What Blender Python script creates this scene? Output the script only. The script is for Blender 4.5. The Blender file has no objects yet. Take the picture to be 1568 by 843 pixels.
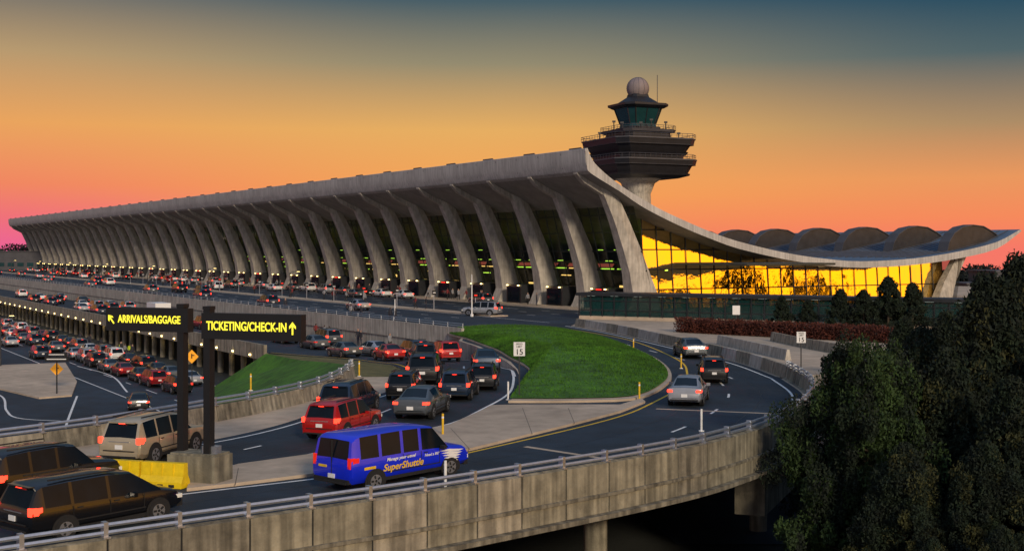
import bpy, bmesh, math, random
import numpy as np
from mathutils import Vector, Matrix
from mathutils.geometry import tessellate_polygon
random.seed(7); np.random.seed(7)
D=bpy.data; C=bpy.context
H=8.15; F=1900.0
def G(u,v,z=0.0):
    Y=F*(H-z)/(v-383.0); return ((u-784.0)/F*Y, Y, z)
def G2(u,v,z=0.0):
    p=G(u,v,z); return (p[0],p[1])
def B(a,b): return (9.74-.521*a+.853*b, 159.6+.853*a+.521*b)
def B3(a,b,z): p=B(a,b); return (p[0],p[1],z)
UA=math.atan2(.853,-.521)   # heading along terminal, away
# ---------------------------------------------------------------- materials
def mat(name,col,rough=.7,metal=0,var=0,scale=4,bump=0,bscale=40,emit=None,es=0,streak=0,alpha=1,coat=0,col2=None,spec=.5,big=0):
    m=D.materials.new(name); m.use_nodes=True; nt=m.node_tree; N=nt.nodes; L=nt.links
    p=N['Principled BSDF']; p.inputs['Roughness'].default_value=rough; p.inputs['Metallic'].default_value=metal
    p.inputs['Base Color'].default_value=(*col,1); p.inputs['Alpha'].default_value=alpha
    p.inputs['Coat Weight'].default_value=coat; p.inputs['Coat Roughness'].default_value=.04
    p.inputs['Specular IOR Level'].default_value=spec
    tc=N.new('ShaderNodeTexCoord')
    def scaled(out,sc,noise_scale,lo,hi,a,b):
        mp=N.new('ShaderNodeMapping'); mp.inputs['Scale'].default_value=sc
        L.new(tc.outputs['Object'],mp.inputs['Vector'])
        n2=N.new('ShaderNodeTexNoise'); n2.inputs['Scale'].default_value=noise_scale; n2.inputs['Detail'].default_value=7
        L.new(mp.outputs['Vector'],n2.inputs['Vector'])
        mr=N.new('ShaderNodeMapRange'); mr.inputs[1].default_value=lo; mr.inputs[2].default_value=hi; mr.inputs[3].default_value=a; mr.inputs[4].default_value=b
        L.new(n2.outputs['Fac'],mr.inputs[0])
        mx=N.new('ShaderNodeVectorMath'); mx.operation='SCALE'
        L.new(out,mx.inputs[0]); L.new(mr.outputs[0],mx.inputs['Scale']); return mx.outputs[0]
    if var>0 or col2:
        n=N.new('ShaderNodeTexNoise'); n.inputs['Scale'].default_value=scale; n.inputs['Detail'].default_value=8; n.inputs['Roughness'].default_value=.65
        L.new(tc.outputs['Object'],n.inputs['Vector'])
        r=N.new('ShaderNodeValToRGB'); r.color_ramp.elements[0].position=.32; r.color_ramp.elements[1].position=.68
        c2=col2 if col2 else tuple(min(1,c*(1+var)) for c in col)
        r.color_ramp.elements[0].color=(*[c*(1-var) for c in col],1); r.color_ramp.elements[1].color=(*c2,1)
        L.new(n.outputs['Fac'],r.inputs['Fac']); out=r.outputs['Color']
        if streak>0: out=scaled(out,(2.2,2.2,.16),1.6,.38,.62,1-streak,1.05)
        if big>0: out=scaled(out,(1,1,1),.09,.35,.65,1-big,1+big)
        L.new(out,p.inputs['Base Color'])
    if bump>0:
        nb=N.new('ShaderNodeTexNoise'); nb.inputs['Scale'].default_value=bscale; nb.inputs['Detail'].default_value=5
        L.new(tc.outputs['Object'],nb.inputs['Vector'])
        bp=N.new('ShaderNodeBump'); bp.inputs['Strength'].default_value=bump; bp.inputs['Distance'].default_value=.05
        L.new(nb.outputs['Fac'],bp.inputs['Height']); L.new(bp.outputs['Normal'],p.inputs['Normal'])
    if emit: 
        p.inputs['Emission Color'].default_value=(*emit,1); p.inputs['Emission Strength'].default_value=es
    return m
M={}
M['asphalt']=mat('asphalt',(.013,.025,.040),.72,var=.4,scale=.5,bump=.25,bscale=60,big=.35)
M['tar']=mat('tar_seal',(.008,.010,.013),.5,var=.2)
M['joint']=mat('paving_joint',(.16,.13,.10),.9,var=.2)
M['conc']=mat('concrete',(.27,.245,.18),.85,var=.34,scale=1.3,bump=.35,bscale=14,streak=.5)
M['conc_b']=mat('concrete_weathered',(.21,.19,.145),.85,var=.36,scale=1.7,bump=.35,bscale=14,streak=.55)
M['conc_c']=mat('concrete_pale',(.32,.285,.22),.85,var=.3,scale=1.5,bump=.35,bscale=14,streak=.45)
M['conc_col']=mat('concrete_columns',(.45,.41,.355),.8,var=.2,scale=.9,bump=.25,bscale=8,streak=.24)
M['conc_pave']=mat('concrete_paving',(.48,.38,.28),.85,var=.2,scale=.7,bump=.2,bscale=20,big=.15)
M['conc_l']=mat('concrete_light',(.46,.43,.38),.8,var=.2,scale=.6,bump=.2,bscale=8,streak=.35)
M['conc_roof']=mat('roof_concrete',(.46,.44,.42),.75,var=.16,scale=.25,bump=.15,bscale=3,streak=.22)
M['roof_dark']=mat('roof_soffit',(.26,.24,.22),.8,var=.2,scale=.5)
M['roof_top']=mat('roof_membrane',(.10,.15,.22),.55,var=.25,scale=.4)
M['metal']=mat('galvanised_steel',(.58,.61,.66),.35,metal=.85,var=.12,scale=6)
M['dark']=mat('dark_metal',(.018,.02,.024),.45,var=.3,scale=3)
M['mull']=mat('mullion_metal',(.03,.038,.035),.45,var=.3,scale=3)
M['black']=mat('black_rubber',(.012,.012,.013),.8,var=.2,scale=9)
M['white']=mat('white_paint',(.8,.8,.78),.6,var=.2,scale=3)
M['yellow']=mat('yellow_paint',(.8,.5,.02),.6,var=.2,scale=3)
M['ybar']=mat('yellow_barrier_plastic',(.85,.60,.01),.45,var=.14,scale=4)
M['glass']=mat('dark_glass',(.006,.012,.010),.05,var=.2,scale=.5,alpha=.55)
M['cglass']=mat('car_glass',(.005,.009,.015),.10,var=.2,scale=2,spec=.16)
M['goldglass']=mat('bronze_reflective_glass',(1.0,.80,.40),.025,metal=1.0,bump=.85,bscale=.42)
M['grass']=mat('grass_lawn',(.028,.105,.005),.9,var=.35,scale=.8,bump=.8,bscale=18,col2=(.062,.19,.008),big=.3)
M['grass2']=mat('grass_dry',(.09,.10,.025),.9,var=.35,scale=.9,bump=.8,bscale=18,col2=(.2,.17,.06))
M['ground']=mat('earth_ground',(.012,.015,.012),.95,var=.4,scale=.05,bump=.4,bscale=3)
M['sign_black']=mat('sign_board_black',(.010,.010,.011),.5,var=.1)
M['sign_text']=mat('sign_text_yellow',(.9,.8,.05),.5,emit=(.95,.85,.05),es=.9,var=.02)
M['sign_white']=mat('sign_face_white',(.8,.8,.8),.5,var=.05)
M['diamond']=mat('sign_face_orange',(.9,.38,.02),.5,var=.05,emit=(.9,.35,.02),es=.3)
M['tail']=mat('tail_lamp_lit',(.6,.01,.01),.3,emit=(1,.035,.015),es=4.5,var=.02)
M['redled']=mat('led_sign_red',(.6,.01,.01),.3,emit=(1,.03,.015),es=1.2,var=.02)
M['taild']=mat('tail_lamp',(.5,.015,.01),.2,emit=(1,.03,.015),es=.45,var=.02)
M['head']=mat('head_lamp',(.8,.8,.75),.15,var=.05)
M['rim']=mat('alloy_rim',(.55,.56,.58),.3,metal=.8,var=.1)
M['lampy']=mat('lamp_yellow',(1,.8,.4),.5,emit=(1,.72,.25),es=7,var=.02)
M['lampw']=mat('lamp_white',(1,.95,.8),.5,emit=(.85,1,.85),es=3,var=.02)
M['lampg']=mat('lamp_green',(.7,1,.3),.5,emit=(.55,1,.08),es=2.2,var=.02)
M['lampa']=mat('lamp_amber',(1,.7,.3),.5,emit=(1,.62,.16),es=2.6,var=.02)
M['tower']=mat('tower_cladding',(.012,.012,.016),.5,var=.3,scale=.4)
M['towerl']=mat('tower_trim',(.07,.068,.078),.6,var=.2,scale=.4)
M['hump']=mat('roof_vent_metal',(.03,.03,.034),.5,var=.3,scale=.8)
M['towerg']=mat('tower_glass',(.01,.045,.05),.08,var=.2,scale=.4)
M['corg']=mat('walkway_glass',(.01,.05,.05),.06,var=.2,scale=.4,alpha=.55)
M['dome']=mat('radome_shell',(.23,.185,.185),.7,var=.12,scale=.5)
M['bark']=mat('bark',(.05,.038,.025),.95,var=.3,scale=8,bump=.6,bscale=12)
M['hedge']=mat('hedge_leaves',(.06,.012,.008),.9,var=.5,scale=1.2,col2=(.13,.03,.015))
M['leafd']=mat('foliage_dark',(.0032,.009,.0035),.85,var=.5,scale=.9,col2=(.009,.023,.006))
M['leafg']=mat('foliage_green',(.010,.032,.005),.8,var=.5,scale=.8,col2=(.038,.080,.010))
M['leafy']=mat('foliage_olive',(.013,.022,.005),.8,var=.5,scale=.8,col2=(.060,.060,.010))
M['far']=mat('far_foliage',(.008,.012,.010),.9,var=.4,scale=.1)
# ---------------------------------------------------------------- mesh builder
class MB:
    def __init__(s): s.v=[];s.f=[];s.m=[]
    def add(s,v,f,mi=0):
        o=len(s.v); s.v+= [tuple(p) for p in v]
        for q in f: s.f.append(tuple(i+o for i in q)); s.m.append(mi)
    def box(s,c,d,mi=0,rz=0,tilt=None):
        x,y,z=[k/2 for k in d]
        V=[Vector((i*x,j*y,k*z)) for i in(-1,1) for j in(-1,1) for k in(-1,1)]
        R=Matrix.Rotation(rz,3,'Z')
        if tilt is not None: R=R@tilt
        s.add([R@p+Vector(c) for p in V],[(0,1,3,2),(4,6,7,5),(0,4,5,1),(2,3,7,6),(0,2,6,4),(1,5,7,3)],mi)
    def prism(s,poly,z0,z1,mt=0,ms=None,bottom=True):
        ms=mt if ms is None else ms
        n=len(poly); t=tessellate_polygon([[Vector((p[0],p[1],0)) for p in poly]])
        area=sum(poly[i][0]*poly[(i+1)%n][1]-poly[(i+1)%n][0]*poly[i][1] for i in range(n))
        def orient(tr):
            a,b,c=[poly[i] for i in tr]
            return tr if (b[0]-a[0])*(c[1]-a[1])-(b[1]-a[1])*(c[0]-a[0])>0 else (tr[0],tr[2],tr[1])
        t=[orient(q) for q in t]
        s.add([(p[0],p[1],z1) for p in poly],t,mt)
        if z0 is None: return
        if bottom: s.add([(p[0],p[1],z0) for p in poly],[q[::-1] for q in t],ms)
        V=[(p[0],p[1],z0) for p in poly]+[(p[0],p[1],z1) for p in poly]
        fs=[(i,(i+1)%n,n+(i+1)%n,n+i) for i in range(n)]
        if area<0: fs=[q[::-1] for q in fs]
        s.add(V,fs,ms)
    def tube(s,p0,p1,r0,r1=None,n=8,mi=0,cap=True):
        r1=r0 if r1 is None else r1
        p0=Vector(p0);p1=Vector(p1);d=(p1-p0)
        if d.length<1e-6:return
        q=d.to_track_quat('Z','Y'); V=[]
        for p,r in((p0,r0),(p1,r1)):
            for i in range(n):
                a=2*math.pi*i/n; V.append(p+q@Vector((r*math.cos(a),r*math.sin(a),0)))
        fs=[(i,(i+1)%n,n+(i+1)%n,n+i) for i in range(n)]
        if cap: fs+= [tuple(range(n-1,-1,-1)),tuple(range(n,2*n))]
        s.add(V,fs,mi)
    def loft(s,rings,mi=0,closed=True,caps=True,mf=None):
        n=len(rings[0]); V=[p for r in rings for p in r]; o=len(s.v)
        s.v+=[tuple(p) for p in V]
        for i in range(len(rings)-1):
            for j in range(n if closed else n-1):
                k=(j+1)%n
                s.f.append((o+i*n+j,o+i*n+k,o+(i+1)*n+k,o+(i+1)*n+j)); s.m.append(mf(i,j) if mf else mi)
        if caps and closed:
            s.f.append(tuple(o+j for j in range(n-1,-1,-1)));s.m.append(mi)
            s.f.append(tuple(o+(len(rings)-1)*n+j for j in range(n)));s.m.append(mi)
    def mesh(s,name,mats,smooth=None,fix=False):
        me=D.meshes.new(name); me.from_pydata(s.v,[],s.f)
        for m in mats: me.materials.append(M[m] if isinstance(m,str) else m)
        me.polygons.foreach_set('material_index',s.m)
        if smooth is not None or fix:
            bm=bmesh.new(); bm.from_mesh(me)
            bmesh.ops.recalc_face_normals(bm,faces=bm.faces)
            if smooth is not None:
                for f in bm.faces: f.smooth=True
                for e in bm.edges:
                    if len(e.link_faces)==2 and e.calc_face_angle(0)>smooth: e.smooth=False
            bm.to_mesh(me); bm.free()
        me.update(); return me
    def obj(s,name,mats,parent=None,smooth=None,fix=False):
        o=D.objects.new(name,s.mesh(name,mats,smooth,fix)); C.scene.collection.objects.link(o)
        if parent: o.parent=parent
        return o
def empty(name,loc=(0,0,0)):
    o=D.objects.new(name,None); o.location=loc; C.scene.collection.objects.link(o); return o
def inst(name,me,loc,rz=0,sc=1,parent=None):
    o=D.objects.new(name,me); o.location=loc; o.rotation_euler=(0,0,rz)
    o.scale=sc if isinstance(sc,tuple) else (sc,sc,sc)
    C.scene.collection.objects.link(o)
    if parent:o.parent=parent
    return o
def catmull(P,step=1.0):
    P=[Vector((*p,0)) if len(p)==2 else Vector(p) for p in P]
    Q=[P[0]*2-P[1]]+P+[P[-1]*2-P[-2]]; out=[]
    for i in range(1,len(Q)-2):
        p0,p1,p2,p3=Q[i-1:i+3]; n=max(2,int((p2-p1).length/.25))
        for k in range(n):
            t=k/n; out.append(.5*((2*p1)+(p2-p0)*t+(2*p0-5*p1+4*p2-p3)*t*t+(3*p1-p0-3*p2+p3)*t**3))
    out.append(P[-1]); res=[out[0]]; acc=0
    for a,b in zip(out,out[1:]):
        acc+=(b-a).length
        if acc>=step: res.append(b);acc=0
    if (res[-1]-out[-1]).length>step*.3: res.append(out[-1])
    return res
def normals(P):
    N=[]
    for i in range(len(P)):
        d=P[min(i+1,len(P)-1)]-P[max(i-1,0)]; d.z=0; d.normalize(); N.append(Vector((d.y,-d.x,0)))
    return N
def offset(P,o):
    return [p+n*o for p,n in zip(P,normals(P))]
def strip(mb,P,w,z,mi=0,dash=None):
    N=normals(P); acc=0
    for i in range(len(P)-1):
        L=(P[i+1]-P[i]).length; acc+=L
        if dash and (acc%(dash[0]+dash[1]))>dash[0]: continue
        a,b=P[i],P[i+1]; h=w/2
        V=[a-N[i]*h,a+N[i]*h,b+N[i+1]*h,b-N[i+1]*h]
        mb.add([(p.x,p.y,p.z+z) for p in V],[(0,1,2,3)],mi)
def wall(mb,P,prof,mi=0,gap=.03):
    N=normals(P)
    for i in range(len(P)-1):
        d=(P[i+1]-P[i]); 
        if d.length<.01: continue
        g=d.normalized()*gap/2
        r=[]
        for p,n in((P[i]+g,N[i]),(P[i+1]-g,N[i+1])):
            r.append([(p.x+n.x*o,p.y+n.y*o,p.z+z) for o,z in prof])
        mb.loft(r,random.choice(mi) if isinstance(mi,(list,tuple)) else mi)
# ---------------------------------------------------------------- world
w=D.worlds.new('World'); C.scene.world=w; w.use_nodes=True
nt=w.node_tree; N=nt.nodes; L=nt.links; N.clear()
out=N.new('ShaderNodeOutputWorld'); bg=N.new('ShaderNodeBackground'); L.new(bg.outputs[0],out.inputs[0])
tc=N.new('ShaderNodeTexCoord'); sx=N.new('ShaderNodeSeparateXYZ'); L.new(tc.outputs['Generated'],sx.inputs[0])
def mth(op,a,b=None,clamp=False):
    n=N.new('ShaderNodeMath'); n.operation=op; n.use_clamp=clamp
    for i,x in enumerate((a,b)):
        if x is None: continue
        if isinstance(x,(int,float)): n.inputs[i].default_value=x
        else: L.new(x,n.inputs[i])
    return n.outputs[0]
X_,Y_,Z_=sx.outputs
r2=mth('SQRT',mth('ADD',mth('ADD',mth('MULTIPLY',X_,X_),mth('MULTIPLY',Y_,Y_)),1e-6))
t=mth('DIVIDE',Z_,r2); az=mth('DIVIDE',X_,r2)
def lin(c): return tuple(((x/255)/12.92 if x/255<.04045 else ((x/255+.055)/1.055)**2.4) for x in c)
def ramp(cols):
    r=N.new('ShaderNodeValToRGB'); e=r.color_ramp.elements
    while len(e)<len(cols): e.new(.5)
    for k,(p,c) in enumerate(cols): e[k].position=p; e[k].color=(*lin(c),1)
    L.new(mth('MULTIPLY',t,4.0,True),r.inputs[0]); return r.outputs[0]
RL=ramp([(0,(236,98,152)),(.10,(240,112,122)),(.2,(241,134,98)),(.385,(234,164,94)),(.6,(184,154,112)),(.8,(108,110,107)),(1,(76,92,101))])
RC=ramp([(0,(244,120,98)),(.175,(246,160,86)),(.385,(230,174,98)),(.6,(148,139,112)),(.8,(72,94,103)),(1,(48,76,94))])
RR=ramp([(0,(246,120,104)),(.10,(246,138,92)),(.22,(234,152,94)),(.385,(172,140,103)),(.6,(80,100,105)),(.8,(25,72,96)),(1,(18,58,86))])
def mix(f,a,b):
    n=N.new('ShaderNodeMix'); n.data_type='RGBA'
    if isinstance(f,(int,float)): n.inputs[0].default_value=f
    else: L.new(f,n.inputs[0])
    for i,x in((6,a),(7,b)):
        if isinstance(x,tuple): n.inputs[i].default_value=(*x,1)
        else: L.new(x,n.inputs[i])
    return n.outputs[2]
def mr(v,a,b,c=0,d=1):
    n=N.new('ShaderNodeMapRange'); n.inputs[1].default_value=a;n.inputs[2].default_value=b;n.inputs[3].default_value=c;n.inputs[4].default_value=d
    n.interpolation_type='SMOOTHSTEP'; L.new(v,n.inputs[0]); return n.outputs[0]
col=mix(mr(az,-.42,-.02),RL,RC); col=mix(mr(az,-.02,.40),col,RR)
back=mix(mr(t,.0,.8),(.34,.30,.33),(.26,.32,.44))
col=mix(mr(Y_,.25,-.35),col,back)
col=mix(mr(t,.27,1.1),col,(.20,.29,.46))
# warm glow where the sun has gone down, right of the frame
vd=N.new('ShaderNodeVectorMath'); vd.operation='DOT_PRODUCT'; L.new(tc.outputs['Generated'],vd.inputs[0])
sd=Vector((.965,-.26,.10)).normalized(); vd.inputs[1].default_value=sd
lobe=mth('POWER',mth('MAXIMUM',vd.outputs['Value'],0.0),18.0)
gl=N.new('ShaderNodeVectorMath'); gl.operation='SCALE'; gl.inputs[0].default_value=(2.3,.96,.02); L.new(lobe,gl.inputs['Scale'])
base=N.new('ShaderNodeVectorMath'); base.operation='SCALE'; L.new(col,base.inputs[0]); L.new(mth('SUBTRACT',1.0,lobe,True),base.inputs['Scale'])
ad=N.new('ShaderNodeVectorMath'); ad.operation='ADD'; L.new(base.outputs[0],ad.inputs[0]); L.new(gl.outputs[0],ad.inputs[1])
L.new(ad.outputs[0],bg.inputs[0]); bg.inputs[1].default_value=1.0
sl=D.lights.new('sun','SUN'); sl.energy=2.3; sl.angle=math.radians(8); sl.color=(1,.82,.60)
so=D.objects.new('sun',sl); C.scene.collection.objects.link(so)
sdir=Vector((.30,-.90,.34)).normalized(); so.rotation_euler=sdir.to_track_quat('Z','Y').to_euler()
# ---------------------------------------------------------------- ground & decks
mb=MB(); rings=[]; n=64
for r,z in((0,-6.1),(450,-6.1),(700,-14),(1500,-50),(4000,-170)):
    rings.append([(r*math.cos(2*math.pi*i/n)+0,r*math.sin(2*math.pi*i/n)+60,z) for i in range(n)])
mb.loft(rings[1:],0,caps=False)
mb.add(rings[1],[tuple(range(n))],0)
mb.obj('ground',['ground'])
OC=[(-24,19.8),(-18.8,24.6),(-14.2,28.9),(-9.4,32.9),(-6.2,35.4),(-2.7,38.2),(1.9,42.3),(5.2,45.4),(8.1,48.7),(11.6,54.2),(14.9,62.2),(16.9,70),(17.6,79),(17,88.4),(15.6,97),(12.7,111.7),(10.2,123),(6.8,134)]
ocA=catmull(OC[:13],1.0); ocB=catmull(OC[12:],1.0)
LB=[(-34,33),(-26,42),(-20.2,49),(-17.2,53.3),(-14.2,59.3),(-12.65,62.6),(-10.9,68),(-10.2,74.6),(-10.3,80)]
lb=catmull(LB,1.0)
RAr=[(.5,80,0),(.3,85,-.1),(-.4,91,-.5),(-1.8,99.5,-.9),(-3.2,106,-1.3),(-4.8,112,-1.7),(-7,119,-2.1),(-9.7,124.3,-2.3)]
RAl=[(-7.2,80,0),(-7.3,85,-.3),(-8,92,-.7),(-9.7,100.5,-1.1),(-12,108,-1.6),(-15.5,116,-2.0),(-20,122,-2.25),(-25,126.6,-2.3)]
Q=[(.5,80)]+[(-10.3,80)]+[(p.x,p.y) for p in lb[::-1]][1:]+[(-34,18)]+[(p.x,p.y) for p in ocA]
mb=MB(); mb.prism(Q,-1.0,0,0,1); mb.obj('elevated_roadway_deck',['conc_pave','conc'])
P=[B(450,-34),B(-28,-34),(-4.8,112),(-3.2,106),(-1.8,99.5),(-.4,91),(.3,85),(.5,80),(17.6,80),(24,84),(45,92),(110,98),(190,120),(160,230),B(100,130),B(450,130)]
mb=MB(); mb.prism(P,-6.4,-.001,0,1); mb.obj('terminal_plateau_pavement',['conc_pave','conc_l'])
EA=[G2(*p) for p in((-300,790),(-150,752),(0,728),(100,712),(200,692),(330,672),(420,652),(480,633),(545,613),(590,600),(610,587))]+[(-7.2,80)]
ea=[(p.x,p.y) for p in catmull(EA,1.0)]
oin=offset(ocA,-.5)
mb=MB(); mb.prism(ea+[(.5,80),(17.1,80)]+[(p.x,p.y) for p in oin[::-1]],None,.006)
PA=[(.5,80),(17.1,80)]+[(p.x,p.y) for p in offset(ocB,-.5)][1:]+[(7.5,140),(7.9,149),B(0,4),B(425,4),B(425,-33.2),B(-27,-33.2),(-4.5,112),(-2.9,106),(-1.5,99.5),(-.1,91),(.4,85)]
mb.prism(PA,None,.006)
mb.loft([[RAl[i],RAr[i]] for i in range(8)],0,closed=False,caps=False)
MR=[(-25,126.6),(-9.7,124.3),B(430,-34.2),B(430,-47)]
mb.prism(MR,-3.0,-2.3,0,1)
LG=[(-140,70),(-19,62),(-18,80),(-20,100),(-22,118),B(0,-44),B(430,-44),B(430,-66),B(150,-70),(-200,180)]
mb.prism(LG,None,-6.03)
mb.prism([(8,60),(30,60),(34,84),(30,92),(4,84)],None,-6.03)
mb.obj('road',['asphalt','conc'])
mb=MB(); mb.prism([B(-2,4),B(425,4),B(425,16),B(-2,16)],.0,.13,0,0)
mb.prism([B(0,-14.5),B(420,-14.5),B(420,-12),B(0,-12)],.0,.13,0,0)
mb.prism([G2(-60,562,-6),G2(100,556,-6),G2(118,585,-6),G2(110,606,-6),G2(60,610,-6),G2(0,596,-6)],-6.1,-5.88)
mb.prism([B(30,-66),B(60,-62),B(140,-61),B(140,-68)],-6.1,-5.88)
mb.obj('sidewalk',['conc_pave'])
gi=[G2(*p) for p in((286,752),(292,735),(365,714),(480,698),(600,672),(690,652),(735,632),(752,623),(800,622),(950,622),(982,612))]
gi2=[G2(*p) for p in((988,617),(950,632),(870,653),(720,690),(600,711),(480,729),(360,744))]
mb=MB(); mb.prism(gi+gi2,0.0,.12); 
mb.obj('traffic_island_pavement',['conc_pave'])
gp=[(-.2,66.3),(1.1,72),(1.4,79),(.9,86.5),(-.2,93),(-1.2,100),(-2.8,107),(-4.4,114),(-6.3,120.5),(-6.2,128),(-3.5,133.5),(0,134),(4,130.5),(7.5,120),(9.4,109),(10.4,98),(10.8,90),(10.5,82),(9.4,75),(6.9,67.8),(3.4,66.4)]
gps=[(p.x,p.y) for p in catmull(gp+[gp[0]],1.0)][:-1]
mb=MB(); mb.prism(gps,0,.13,0,0)
cx=sum(p[0] for p in gps)/len(gps); cy=96
rg=[]
for s in(.975,.93,.85,.7,.5,.3,.1): rg.append([(cx+(p[0]-cx)*s,cy+(p[1]-cy)*s,.14+.75*(1-s*s)) for p in gps])
mb.loft(rg,1,caps=False); mb.add(rg[-1],[tuple(range(len(gps)))],1)
mb.obj('grass_island',['conc_pave','grass'],smooth=.5)
def blades(name,sampler,n,h,m):
    c=np.array([sampler() for _ in range(n)]); a=np.random.uniform(0,6.28,n); s=np.random.uniform(.5,1.4,n)*h
    V=np.empty((n,3,3)); dx=np.stack([np.cos(a),np.sin(a),0*a],1)*(s*.35)[:,None]
    V[:,0]=c-dx; V[:,1]=c+dx; V[:,2]=c+np.stack([np.random.normal(0,.3,n)*s,np.random.normal(0,.3,n)*s,s],1)
    me=D.meshes.new(name); me.from_pydata([tuple(v) for v in V.reshape(-1,3)],[],[(3*i,3*i+1,3*i+2) for i in range(n)]); me.materials.append(M[m]); o=D.objects.new(name,me); C.scene.collection.objects.link(o)
def gs():
    i=random.randrange(len(gps)); s=math.sqrt(random.random())*.97; p=gps[i]; q=gps[(i+1)%len(gps)]; f=random.random()
    px_=p[0]+(q[0]-p[0])*f; py_=p[1]+(q[1]-p[1])*f
    return (cx+(px_-cx)*s,cy+(py_-cy)*s,.13+.75*(1-s*s))
blades('grass_blades',gs,60000,.10,'grass')
T=[(-15.5,61,-1.2),(-12.5,70,-.8),(-11,78,-.4),(-11.2,88,-.5),(-13.2,100,-1.1),(-16,109,-1.7),(-20,117,-2.2),(-25,126,-2.32)]
Lw=[(-20,63,-6.08),(-21,72,-6.08),(-22,82,-6.08),(-23,92,-6.08),(-25,102,-6.08),(-27,110,-6.08),(-29,118,-6.08),(-31,128,-6.08)]
RA0=[(-10.5,70,-.3),(-10.5,75,-.3),(-7.4,80.2,-.05)]+[(x-.1,y,z-.02) for x,y,z in RAl[2:7]]
mb=MB(); mb.loft([[RA0[i],T[i],Lw[i]] for i in range(8)],0,closed=False,caps=False,mf=lambda i,j:0 if j==0 else 1)
mb.obj('grass_verge',['grass2','grass'],fix=False)
# road markings
mb=MB()
yin=catmull([G2(*p) for p in((700,697),(870,658),(950,637),(992,620),(1042,592),(1052,570),(1035,549),(965,521),(880,505),(820,498))],1.0)
strip(mb,yin,.14,.012,1)
strip(mb,offset(ocA,-1.1),.14,.012,0); strip(mb,offset(ocB,-1.1),.14,.012,0)
strip(mb,offset(ocA,-4.6)[44:],.13,.012,0,dash=(2,5)); strip(mb,offset(ocB,-3.6),.13,.012,0,dash=(2,5))
strip(mb,catmull([G2(*p) for p in((-100,800),(150,775),(275,757),(480,733),(600,716),(700,697))],1.0),.15,.012,0)
strip(mb,catmull([G2(*p) for p in((-100,766),(130,735),(290,722),(365,711),(480,694),(600,668),(690,648),(735,628),(778,603))]+[(.1,78),(0,84)],1.0),.15,.012,0)
strip(mb,catmull([(p[0]+.5,p[1]-.4) for p in EA],1.0),.13,.012,0)
strip(mb,catmull([G2(*p) for p in((200,722),(400,682),(560,640),(640,608),(690,590))]+[(-3.2,80),(-3.4,88)],1.0),.13,.012,0,dash=(2,4))
strip(mb,catmull([(-.3+a,b,z+.02) for a,b,z in RAr],1.0),.13,.012,0)
strip(mb,catmull([(.4+a,b,z+.02) for a,b,z in RAl],1.0),.13,.012,1)
for b in(-30,-26.3,-22.6,-18.9,-8,-4.3,-.6):
    strip(mb,catmull([B(0,b),B(420,b)],2.0),.14,.012,0,dash=(3,6))
for b in(-33,-15,3.6): strip(mb,catmull([B(-14 if b>-20 else -24,b),B(420,b)],4.0),.15,.012,0)
for b in(-50.4,-61): strip(mb,catmull([(*B(-60,b),-6.02),(*B(420,b),-6.02)],4.0),.15,.012,0)
for b in(-54,-57.5): strip(mb,catmull([(*B(-60,b),-6.02),(*B(420,b),-6.02)],2.0),.13,.012,0,dash=(3,6))
for pts in(((-60,590),(0,605),(10,628),(30,640),(110,645)),((118,606),(105,640),(100,655)),((118,560),(170,575),(195,600))):
    strip(mb,catmull([G(u,v,-6.02) for u,v in pts],1.0),.2,.012,0)
mb.obj('road_markings',['white','yellow'])
mb=MB()
def crack(P,z=.0095,w=.045):
    q=[p+Vector((random.uniform(-.07,.07),random.uniform(-.07,.07),0)) for p in P]; strip(mb,q,w,z,0)
for o_,s_ in((-2.8,0),(-6.4,0)): crack(offset(ocA,o_)[s_:])
crack(offset(ocB,-5.2)); crack(offset(ocB,-2.4))
for k in range(6,70,7):
    a,b=ocA[k],offset(ocA,-6.5)[k]; crack([a.lerp(b,f) for f in np.linspace(.1,1,9)])
for (u0,v0,u1,v1) in((250,700,600,640),(400,700,640,650),(560,660,700,600),(450,652,640,690)):
    a=Vector((*G2(u0,v0),0)); b=Vector((*G2(u1,v1),0)); crack([a.lerp(b,f) for f in np.linspace(0,1,16)])
mb.obj('tar_seams',['tar'])
mb=MB()
for k in(36,52): 
    a,b=ocA[k],offset(ocA,-7.6)[k]; strip(mb,[Vector((b.x,b.y,0)),Vector((a.x-.4,a.y+.3,0))],.3,.0145,0)
mb2=MB()
for f0,f1 in(((365,716),(360,742)),((480,700),(480,727)),((600,674),(600,709)),((690,655),(720,688)),((800,624),(815,664)),((870,624),(880,648))):
    a=Vector((*G2(*f0,.12),.124)); b=Vector((*G2(*f1,.12),.124)); strip(mb2,[a,b],.03,.0,0)
mb2.obj('pavement_joints',['joint']); mb.obj('expansion_joint',['conc_pave'])
# ---------------------------------------------------------------- parapets
def rail(mb,P,z0,mi,post_every=2):
    N=normals(P)
    for k in range(0,len(P)-1):
        for z in (z0+.13,z0+.33):
            a,b=P[k],P[k+1]
            mb.tube((a.x,a.y,a.z+z),(b.x,b.y,b.z+z),.06,n=6,mi=mi,cap=False)
    for k in range(0,len(P),post_every):
        p=P[k];n_=N[k]; 
        mb.box((p.x-n_.x*.05,p.y-n_.y*.05,p.z+z0+.2),(.12,.22,.42),mi,rz=math.atan2(n_.y,n_.x)+math.pi/2)
        mb.box((p.x+n_.x*.05,p.y+n_.y*.05,p.z+z0+.02),(.2,.2,.05),mi,rz=math.atan2(n_.y,n_.x)+math.pi/2)
mb=MB(); pp=catmull(OC[:13],1.9)
wall(mb,pp,[(0.16,-.98),(.16,.72),(-.06,.76),(-.2,.05),(-.34,.03),(-.34,-.98)],[0,2,3],gap=.06)
wall(mb,pp,[(.12,-.95),(.12,.66),(.0,.66),(.0,-.95)],4,gap=0)
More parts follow.
